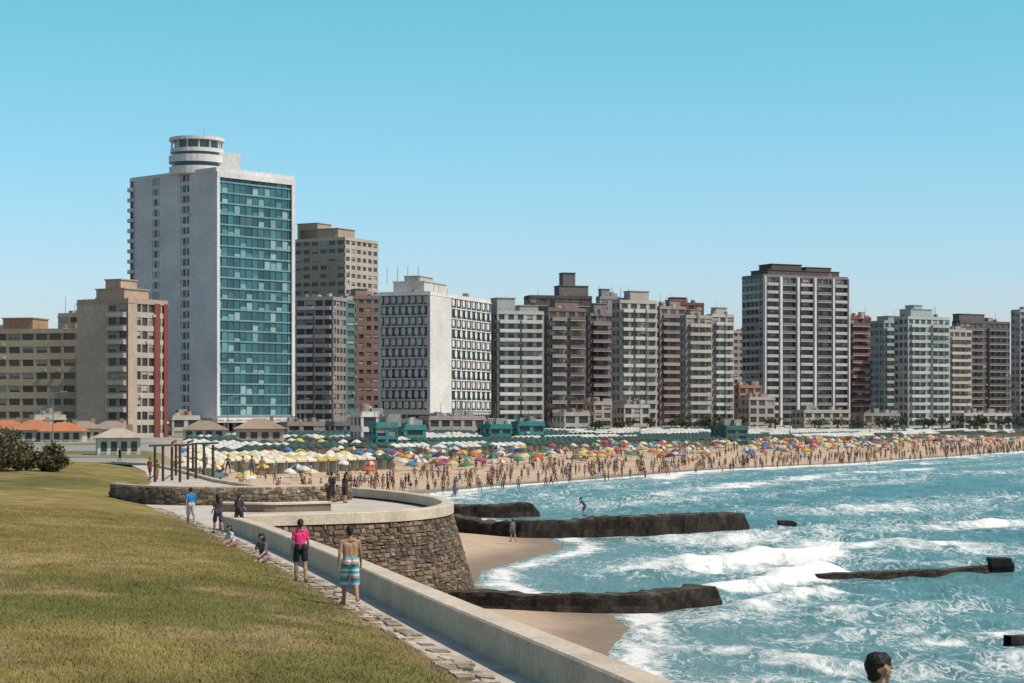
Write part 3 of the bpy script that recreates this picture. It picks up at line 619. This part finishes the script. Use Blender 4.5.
HRC=[(.03,.02,.015),(.08,.05,.03),(.02,.015,.01)]
def addfig(A,x,y,z,T=None): A.add(T or random.choice(TS),(x,y,z),U(0,6.28),U(.85,1.05),{SK:random.choice(SKC),TP:random.choice(TOPC),BT:random.choice(BOTC),HR:random.choice(HRC)})
def umb(A,x,y,z,c1,c2,r=1.0,h=1.95):
    tx,ty=U(-.25,.25),U(-.25,.25);A.tube((x,y,z),(x+tx,y+ty,z+h),.03,.03,4,(.5,.5,.5),caps=False);n=8;top=(x+tx,y+ty,z+h+.05);P=[]
    for i in range(n):
        t=i/n*6.283;P.append((x+tx+r*math.cos(t),y+ty+r*math.sin(t),z+h-.5+tx*.6*math.cos(t)))
    for i in range(n):
        c=c1 if i%2 else c2;a_,b_=P[i],P[(i+1)%n]
        m=[(top[k]*.45+a_[k]*.55+(.1 if k==2 else 0)) for k in range(3)];m2=[(top[k]*.45+b_[k]*.55+(.1 if k==2 else 0)) for k in range(3)]
        A.face([top,m,m2],c);A.face([m,a_,b_,m2],c);A.face([a_,(a_[0],a_[1],a_[2]-.16),(b_[0],b_[1],b_[2]-.16),b_],c)
UC=[(.42,.07,.05),(.46,.31,.07),(.06,.12,.25),(.05,.18,.18),(.48,.44,.40),(.07,.18,.09),(.40,.14,.05),(.30,.07,.15),(.03,.04,.12),(.46,.38,.15),(.5,.47,.43),(.12,.10,.09),(.25,.16,.10),(.35,.31,.27)]
UL=[(.56,.43,.15),(.6,.55,.44),(.53,.39,.10),(.6,.56,.48),(.42,.09,.05),(.06,.14,.3),(.6,.56,.48)]
A=Acc();Au=Acc()
N_=17000;X=np.random.uniform(-75,190,N_);Y=np.random.uniform(232,640,N_);Z,d,t=ground(X,Y);ratio=X/Y
for x,y,z,dd,tt,rt in zip(X.tolist(),Y.tolist(),Z.tolist(),d.tolist(),t.tolist(),ratio.tolist()):
    if tt>.3 or rt<-.19 or rt>.33: continue
    if dd<-6 or dd>140: continue
    r=R();left=rt<-.06
    if dd<0:
        if r<.32: addfig(A,x,y,max(z,-.45))
    elif dd<14:
        if r<.40: addfig(A,x,y,z)
    elif dd<75:
        if r<.16: addfig(A,x,y,z,TSIT if R()<.3 else None)
        elif r<.30 and dd>18:
            c1=random.choice(UL if left and R()<.8 else UC);c2=c1 if R()<.65 else random.choice([(.5,.48,.44),random.choice(UC)]);umb(Au,x,y,z,c1,c2,U(.85,1.1))
    else:
        if r<.05: addfig(A,x,y,z)
        elif r<.11 : c1=random.choice(UL if left else UC);umb(Au,x,y,z,c1,c1)
A.build('beach_crowd',[M_CLOTH]);Au.build('beach_umbrellas',[M_CLOTH])
A=Acc();ud=np.array((.474,.88));vd=np.array((-.88,.474))
vv,uu=np.meshgrid(np.arange(-150,260,7.0),np.arange(-120,520,2.7),indexing='ij')
PX=-4+ud[0]*uu+vd[0]*vv;PY=260+ud[1]*uu+vd[1]*vv;GZ,GD,GT=ground(PX,PY);BL=vn(uu/38,vv/23,5)
for px,py,z,dd,tt,blk,u in zip(PX.ravel().tolist(),PY.ravel().tolist(),GZ.ravel().tolist(),GD.ravel().tolist(),GT.ravel().tolist(),BL.ravel().tolist(),uu.ravel().tolist()):
    if px/py<-.2 or px/py>.3 or py<235 or tt>.2: continue
    lo=62 if u>40 else 34
    if not(lo<dd<158) or blk<.2 or (int(u/2.7)%17==0): continue
    if py<330 and px/py<-.07: rc=(.50,.37,.12) if .45<blk<.6 else (.58,.52,.41)
    elif blk<.42: rc=(.04,.075,.068)
    elif blk<.62: rc=(.54,.52,.48)
    elif blk<.70: rc=(.05,.12,.13)
    else: rc=(.50,.47,.42)
    kx=U(.82,1.08);rc=(rc[0]*kx,rc[1]*kx,rc[2]*kx)
    wc=(.46,.43,.39);w=2.1;h=1.9
    ex=np.append(ud,0);ey=np.append(vd,0);o_=np.array((px,py,z));upn=np.array((0,0,1.))
    A.obox(o_+ey*2.0,ex*w,ey*.06,upn*h,wc)
    for q in(0,w-.05): A.obox(o_+ex*q,ex*.05,ey*1.99,upn*h,wc)
    c=o_+ex*w/2+ey*1+upn*(h+.6);k=[o_+upn*h-ex*.1-ey*.1,o_+upn*h+ex*(w+.1)-ey*.1,o_+upn*h+ex*(w+.1)+ey*2.15,o_+upn*h-ex*.1+ey*2.15]
    for q in range(4):
        a_,b_=k[q],k[(q+1)%4];A.face([a_,b_,c],rc);A.face([a_-upn*.25,b_-upn*.25,b_,a_],rc)
A.build('beach_tents',[M_CLOTH])
A=Acc()
for px,py in [(150,478),(157,480),(205,474),(214,476),(228,474),(243,478),(252,476),(120,462),(262,476)]:
    x,y=W(px,py,4.3);addfig(A,x,y,4.32)
A.build('promenade_walkers',[M_CLOTH])
A=Acc();DW=(.07,.042,.028)
for px,D in[(155,150),(163,152),(172,154),(180,150),(188,156),(196,158),(204,160),(213,162),(176,166),(193,168)]:
    x=K(px)*D;A.tube((x,D,4.2),(x,D,7.0+U(-.1,.1)),.11,.10,7,DW)
x0,x1=K(155)*150,K(188)*156
for p,q in [((x0-.4,150,7.05),(x1+.4,156,7.05)),((K(196)*158-.3,158,7.08),(K(213)*162+.4,162,7.08)),((K(172)*154,154,7.2),(K(176)*166,166,7.2)),((K(188)*156,156,7.2),(K(193)*168,168,7.2))]:
    A.tube(p,q,.09,.09,6,DW)
A.build('wooden_pergola',[M_WOOD])
def lamp(px,D,z,h):
    A=Acc();x=K(px)*D;A.tube((x,D,z),(x,D,z+h),.12,.07,8,(.2,.2,.2));A.tube((x,D,z+h),(x+1.3,D,z+h+.35),.06,.05,6,(.2,.2,.2));A.box((x+1.6,D,z+h+.28),(.9,.3,.15),(.3,.3,.3));A.box((x,D,z),(.4,.4,.5),(.3,.3,.3))
    A.build('street_lamp',[M_PAINT])
for px,D in[(53,300),(228,380),(300,430),(345,440),(452,470),(560,520),(640,560),(712,560),(790,600),(870,620),(955,640)]: lamp(px,D,4.0,8.5)
# ---------------------------------------------------------------- foreground people
def sphT(nu=12,nv=8):
    V=[(0,0,1)]
    for i in range(1,nv):
        p=math.pi*i/nv
        for j in range(nu): t=2*math.pi*j/nu;V.append((math.sin(p)*math.cos(t),math.sin(p)*math.sin(t),math.cos(p)))
    V.append((0,0,-1));F=[]
    for j in range(nu): F.append((0,1+j,1+(j+1)%nu))
    for i in range(nv-2):
        for j in range(nu):
            a=1+i*nu+j;b_=1+i*nu+(j+1)%nu;F.append((a,a+nu,b_+nu,b_))
    e=len(V)-1;o_=1+(nv-2)*nu
    for j in range(nu): F.append((o_+(j+1)%nu,o_+j,e))
    return np.array(V),F
SV,SF=sphT()
def person(name,x,y,z,head=0.0,height=1.75,legs=((8,5),(-10,15)),arms=((-12,8,15),(12,8,15)),lean=4,skin=(.40,.24,.16),top=None,bot=(.03,.03,.035),botlen=.5,hair=(.02,.014,.012),ponytail=False,longhair=False,shoes=(.05,.05,.05),stripes=None,female=False,seat=None,bag=None,headturn=0,sleeve=.45,vox=.012):
    B=[]
    def V3(*a): return np.array(a,float)
    def bone(a,ra,b,rb,l): B.append((a,ra,b,rb,l))
    la=math.radians(lean);up=V3(0,math.sin(la),math.cos(la))
    f=lambda ang,sx=0: V3(sx,math.sin(math.radians(ang)),-math.cos(math.radians(ang)))
    sw=.155 if female else .18;hw=.095 if female else .085
    feet=[]
    TL='top' if top else 'skin'
    for si,(s_,(ta,kb)) in enumerate(zip((-1,1),legs)):
        hip=V3(s_*hw,0,0);kn=hip+.43*f(ta,s_*.06);an=kn+.41*f(ta-kb,s_*.0);toe=an+V3(s_*.05,.15,-.045) if kb<60 or seat else an+V3(0,.08,-.14)
        bone(hip,.088,kn,.055,'skin');m=(kn*.7+an*.3)+V3(0,-.015,0);bone(kn,.054,m,.056,'skin');bone(m,.056,an,.036,'skin');bone(an,.038,toe,.032,'shoe');heel=an+V3(0,-.04,-.045);bone(an,.036,heel,.034,'shoe');bone(heel,.032,toe,.03,'shoe');feet.append(min(toe[2],heel[2])-.032)
        if botlen>0:
            e=hip+(kn-hip)*min(1,botlen*1.0);bone(hip,.104,e,.098 if botlen>.4 else .092,'bot')
            if botlen>1: bone(kn,.075,kn+(an-kn)*(botlen-1),.06,'bot')
        c0=V3(s_*hw*.8,-.01,.03);w1=V3(s_*(.055 if female else .07),0,0)+up*.2;w2=V3(s_*.085,0,0)+up*.38;sh=V3(s_*sw,0,0)+up*.47;nk=up*.53
        bone(c0,.10,w1,.084 if female else .09,TL);bone(w1,.084 if female else .09,w2,.095,TL);bone(w2,.09,sh-V3(s_*.03,0,0.01),.06,TL);bone(sh-V3(s_*.03,0,0),.055,nk-up*.01,.05,TL)
        bone(V3(s_*hw*.8,-.015,.0),.112,V3(s_*hw*.7,-.01,.08),.106,'bot')
        aa,sp_,eb=arms[si];o_=math.sin(math.radians(sp_));ua=f(aa,s_*o_);ua/=np.linalg.norm(ua);el=sh+ua*.28;fa=f(aa+eb,s_*o_*.5);fa/=np.linalg.norm(fa);wr=el+fa*.24
        bone(sh,.052,sh+ua*.14,.046,'skin');bone(sh+ua*.14,.046,el,.037,'skin');bone(el,.038,wr,.024,'skin')
        if top: bone(sh,.064,sh+ua*.28*sleeve*1.4,.058,'top')
        pm=wr+fa*.085;side=V3(0,1,0)-fa*fa[1];side/=np.linalg.norm(side)+1e-9
        bone(wr,.024,pm+side*.02,.02,'skin');bone(wr,.022,pm-side*.02,.018,'skin')
        for k,ln in zip((.033,.011,-.011,-.031),(.07,.08,.074,.058)):
            r0=pm+side*k;m=r0+fa*ln*.5;tip=m+(fa*.8+V3(-s_*.5,0,0))*ln*.5;bone(r0,.0105,m,.0095,'skin');bone(m,.0095,tip,.008,'skin')
        t0=wr+fa*.03+side*.02;bone(t0,.012,t0+side*.035+fa*.02,.011,'skin');bone(t0+side*.035+fa*.02,.011,t0+side*.045+fa*.05,.009,'skin')
    bone(V3(0,0,.05),.10,up*.35,.10,TL);nk=up*.5;hd=up*.60+V3(0,.015,.09)
    bone(nk,.058,up*.6+V3(0,.005,.03),.052,'skin')
    ht=math.radians(headturn);fd=V3(math.sin(ht),math.cos(ht),0);rt=V3(math.cos(ht),-math.sin(ht),0)
    bone(hd+V3(0,0,.035)-fd*.02,.083,hd+fd*.02,.075,'skin');bone(hd+fd*.035-V3(0,0,.02),.06,hd+fd*.055-V3(0,0,.075),.036,'skin')
    bone(hd+fd*.092+V3(0,0,.01),.009,hd+fd*.108-V3(0,0,.022),.014,'skin')
    for s_ in(-1,1): bone(hd+rt*s_*.083+V3(0,0,.015),.018,hd+rt*s_*.082-V3(0,0,.02),.012,'skin')
    bone(hd+V3(0,0,.055)-fd*.03,.085,hd+V3(0,0,.062)+fd*.025,.072,'hair');bone(hd-fd*.035+V3(0,0,.03),.079,hd-fd*.045-V3(0,0,.03),.056,'hair')
    if longhair: bone(hd-fd*.06,.08,hd-fd*.085-V3(0,0,.24),.06,'hair')
    if ponytail: bone(hd-fd*.10+V3(0,0,.05),.03,hd-fd*.15-V3(0,0,.02),.032,'hair');bone(hd-fd*.15-V3(0,0,.02),.032,hd-fd*.13-V3(0,0,.16),.015,'hair')
    if female and top:
        for s_ in(-1,1): bone(up*.34+V3(s_*.07,.07,0),.05,up*.36+V3(s_*.07,.03,0),.05,'top')
    if bag is not None: bone(up*.2+V3(0,-.16,0),.11,up*.40+V3(0,-.15,0),.10,'bag')
    T=Acc()
    for a_,ra,b_,rb,l in B:
        T.tube(a_,b_,ra,rb,12,(0,0,0))
        for p,r in((a_,ra),(b_,rb)):
            b0=len(T.v);T.v+=[tuple(q) for q in (SV*r+p)];T.f+=[tuple([b0+i for i in q]) for q in SF]
    me=bpy.data.meshes.new('tmp');me.from_pydata(T.v,[],T.f);me.update()
    ob=bpy.data.objects.new('tmp',me);bpy.context.collection.objects.link(ob)
    md=ob.modifiers.new('r','REMESH');md.mode='VOXEL';md.voxel_size=vox
    sm=ob.modifiers.new('s','SMOOTH');sm.iterations=2;sm.factor=.5
    dg=bpy.context.evaluated_depsgraph_get();ev=bpy.data.meshes.new_from_object(ob.evaluated_get(dg));bpy.data.objects.remove(ob)
    nv=len(ev.vertices);co=np.empty(nv*3);ev.vertices.foreach_get('co',co);co=co.reshape(-1,3)
    best=np.full(nv,9.);lab=np.zeros(nv,int);LBS=['skin','shoe','bot','top','hair','bag']
    for a_,ra,b_,rb,l in B:
        ab=b_-a_;t_=np.clip(((co-a_)@ab)/max(1e-9,ab@ab),0,1);dd=np.linalg.norm(co-a_-t_[:,None]*ab,axis=1)-(ra+(rb-ra)*t_);m=dd<best;best=np.where(m,dd,best);lab=np.where(m,LBS.index(l),lab)
    cols=np.array([skin,shoes if shoes else skin,bot,top or skin,hair,bag or (0,0,0)],float)[lab]
    if stripes is not None:
        isb=lab==2;k=np.floor((co[:,2]+.5)/.05).astype(int)%len(stripes);cols[isb]=np.array(stripes,float)[k][isb]
    wr_=1+.25*(fbm(co[:,0]*14+co[:,1]*9,co[:,2]*12,5)-.5)*((lab==2)|(lab==3))+.9*(fbm(co[:,0]*90+co[:,1]*70,co[:,2]*40,7)-.5)*(lab==4);cols=cols*wr_[:,None]
    sc=height/1.75;zmin=min(feet)
    nrm=np.empty(nv*3);ev.vertices.foreach_get('normal',nrm);nrm=nrm.reshape(-1,3)
    co=co+nrm*((.02*(fbm(co[:,0]*14+co[:,1]*10,co[:,2]*14,8)-.5))*((lab==2)|(lab==3))+(.022*(fbm(co[:,0]*45+co[:,1]*38,co[:,2]*40,3)-.35))*(lab==4))[:,None]
    ca,sa=math.cos(head),math.sin(head);z0=z-zmin*sc if seat is None else seat+.10*sc
    out=np.stack([x+(co[:,0]*ca-co[:,1]*sa)*sc,y+(co[:,0]*sa+co[:,1]*ca)*sc,z0+co[:,2]*sc],-1)
    ev.vertices.foreach_set('co',out.ravel());ev.materials.clear();ev.materials.append(M_SKIN)
    at_=ev.color_attributes.new('Col','FLOAT_COLOR','POINT');at_.data.foreach_set('color',np.concatenate([cols,np.ones((nv,1))],1).astype(np.float32).ravel())
    ev.polygons.foreach_set('use_smooth',[True]*len(ev.polygons));ev.name=name;ev.update()
    root=bpy.data.objects.new(name,ev);bpy.context.collection.objects.link(root)
    A=Acc()
    for s_ in(-1,1):
        p=hd+fd*.088+rt*s_*.032+V3(0,0,.012)
        A.tube(p-rt*.012,p+rt*.012,.008,.008,6,(.03,.02,.02))
    p=hd+fd*.089-V3(0,0,.052);A.tube(p-rt*.02,p+rt*.02,.006,.006,6,(.25,.08,.07))
    A.v=[(x+(q[0]*ca-q[1]*sa)*sc,y+(q[0]*sa+q[1]*ca)*sc,z0+q[2]*sc) for q in A.v]
    fo=A.build('face_features',[M_SKIN]);fo.parent=root
    return root
zP=lambda y:float(zp(y))
pd=0.2
person('man_in_striped_shorts',-3.56,44,zP(44)+.06,pd,1.8,((20,14),(-6,42)),((-14,10,18),(16,12,22)),5,skin=(.34,.19,.12),bot=(.1,.4,.45),botlen=.95,stripes=[(.04,.32,.38),(.55,.56,.55),(.04,.32,.38),(.03,.2,.26),(.5,.22,.16),(.55,.56,.55)],shoes=(.3,.17,.11),hair=(.03,.02,.016),vox=.009)
person('woman_in_pink_shirt',-5.5,52,zP(52)+.03,pd,1.66,((6,4),(-8,10)),((-4,12,20),(4,12,20)),3,skin=(.36,.21,.14),top=(.72,.04,.18),bot=(.012,.012,.016),botlen=.62,shoes=(.04,.04,.05),female=True,ponytail=True,hair=(.03,.018,.013),vox=.01)
person('man_in_blue_shirt',K(191)*91,91,4.33,pd+.1,1.76,((14,6),(-14,16)),((-18,8,15),(18,8,15)),4,skin=(.36,.22,.15),top=(.02,.17,.42),bot=(.42,.42,.44),botlen=.9,shoes=(.5,.5,.5))
person('sitting_woman',K(266)*60.2-.05,60.2,0,2.6,1.62,((78,70),(70,85)),((25,8,40),(30,8,50)),14,skin=(.36,.22,.15),top=(.12,.09,.12),bot=(.2,.14,.16),botlen=.5,female=True,longhair=True,seat=zP(60)+.12,headturn=30)
person('walking_woman',K(218)*82,82,zP(82)+.02,pd+.3,1.64,((14,6),(-12,16)),((-10,8,60),(12,8,15)),4,skin=(.36,.22,.15),top=(.035,.03,.035),bot=(.05,.05,.07),botlen=.8,female=True,longhair=True)
person('walking_woman',K(239)*84,84,zP(84)+.02,pd-.4,1.6,((-12,6),(14,16)),((-10,8,30),(12,8,55)),4,skin=(.36,.22,.15),top=(.05,.045,.05),bot=(.03,.03,.04),botlen=.9,female=True,ponytail=True,bag=(.04,.03,.03))
person('sitting_girl',K(233)*70,70,0,2.2,1.45,((75,70),(68,80)),((20,8,50),(30,8,50)),16,skin=(.4,.26,.18),top=(.55,.5,.5),bot=(.3,.1,.12),botlen=.45,female=True,longhair=True,seat=zP(70)+.08)
person('standing_man',K(332)*115,115,4.33,pd+.8,1.78,((6,4),(-5,8)),((10,8,60),(12,8,60)),3,skin=(.33,.2,.13),top=(.05,.04,.04),bot=(.04,.035,.04),botlen=1.6,bag=(.05,.03,.025))
person('standing_woman',K(345)*114,114,4.33,pd-.6,1.7,((8,4),(-8,8)),((10,8,50),(-8,8,20)),3,skin=(.4,.24,.16),top=(.10,.05,.04),bot=(.05,.04,.04),botlen=.9,female=True,longhair=True)
person('man_on_path',K(876)*16,16,zP(16)+.03,-0.9,1.88,((8,6),(-6,10)),((-12,8,15),(12,8,15)),2,skin=(.30,.18,.12),top=(.06,.07,.09),bot=(.08,.08,.1),botlen=.9,hair=(.014,.010,.008),headturn=10,vox=.008)
person('man_on_groyne',K(585)*158,158,1.36,1.5,1.7,((30,50),(15,45)),((30,8,30),(30,8,30)),35,top=(.05,.05,.06),bot=(.1,.1,.12),botlen=.6,vox=.015)
x,y=W(513,541,.4);person('beach_walker',x,y,.35,.5,1.65,((10,5),(-10,10)),((-10,8,15),(12,8,15)),4,top=(.1,.1,.15),bot=(.1,.1,.1),vox=.015)
# ---------------------------------------------------------------- light, sky, camera
SD=Vector((0.80,-0.33,1.18)).normalized()
el=math.asin(SD.z);az=math.atan2(SD.x,SD.y)
sl=bpy.data.lights.new('sun','SUN');sl.energy=4.5;sl.angle=math.radians(.53);sl.color=(1,.91,.80);so=bpy.data.objects.new('sun',sl);bpy.context.collection.objects.link(so)
so.rotation_euler=(-SD).to_track_quat('-Z','Y').to_euler()
w=bpy.data.worlds.new("World");bpy.context.scene.world=w;w.use_nodes=True;nt=w.node_tree;bg=nt.nodes['Background']
sk=nt.nodes.new('ShaderNodeTexSky');sk.sky_type='NISHITA';sk.sun_disc=False;sk.sun_elevation=el;sk.sun_rotation=az;sk.altitude=10
tc=nt.nodes.new('ShaderNodeTexCoord');sx=nt.nodes.new('ShaderNodeSeparateXYZ');nt.links.new(tc.outputs['Generated'],sx.inputs[0])
cr=nt.nodes.new('ShaderNodeValToRGB');nt.links.new(sx.outputs[2],cr.inputs[0]);e=cr.color_ramp.elements
# tone of the air by true elevation (values /2.5, rescaled below)
e[0].position=0.0;e[0].color=(1.45/2.5,1.33/2.5,1.72/2.5,1);e[1].position=0.21;e[1].color=(.70/2.5,1.62/2.5,1.46/2.5,1)
q=e.new(0.1);q.color=(1.05/2.5,1.45/2.5,1.62/2.5,1)
q=e.new(0.6);q.color=(1.0/2.5,1.1/2.5,1.0/2.5,1)
mx=nt.nodes.new('ShaderNodeMix');mx.data_type='RGBA';mx.blend_type='MULTIPLY';mx.inputs[0].default_value=1
nt.links.new(sk.outputs[0],mx.inputs[6]);nt.links.new(cr.outputs[0],mx.inputs[7])
sc_=nt.nodes.new('ShaderNodeVectorMath');sc_.operation='SCALE';sc_.inputs['Scale'].default_value=2.5;nt.links.new(mx.outputs[2],sc_.inputs[0])
nt.links.new(sc_.outputs[0],bg.inputs[0]);bg.inputs[1].default_value=0.10
cam=bpy.data.cameras.new('camera');co_=bpy.data.objects.new('camera',cam);bpy.context.collection.objects.link(co_);co_.location=(0,0,EYE);co_.rotation_euler=(math.pi/2,0,0)
cam.sensor_width=36;cam.lens=2000/1024*36;cam.shift_y=(415-341.5)/1024;cam.clip_start=.5;cam.clip_end=12000
sc=bpy.context.scene;sc.camera=co_;sc.view_settings.view_transform='Standard';sc.view_settings.look='None';sc.view_settings.exposure=0
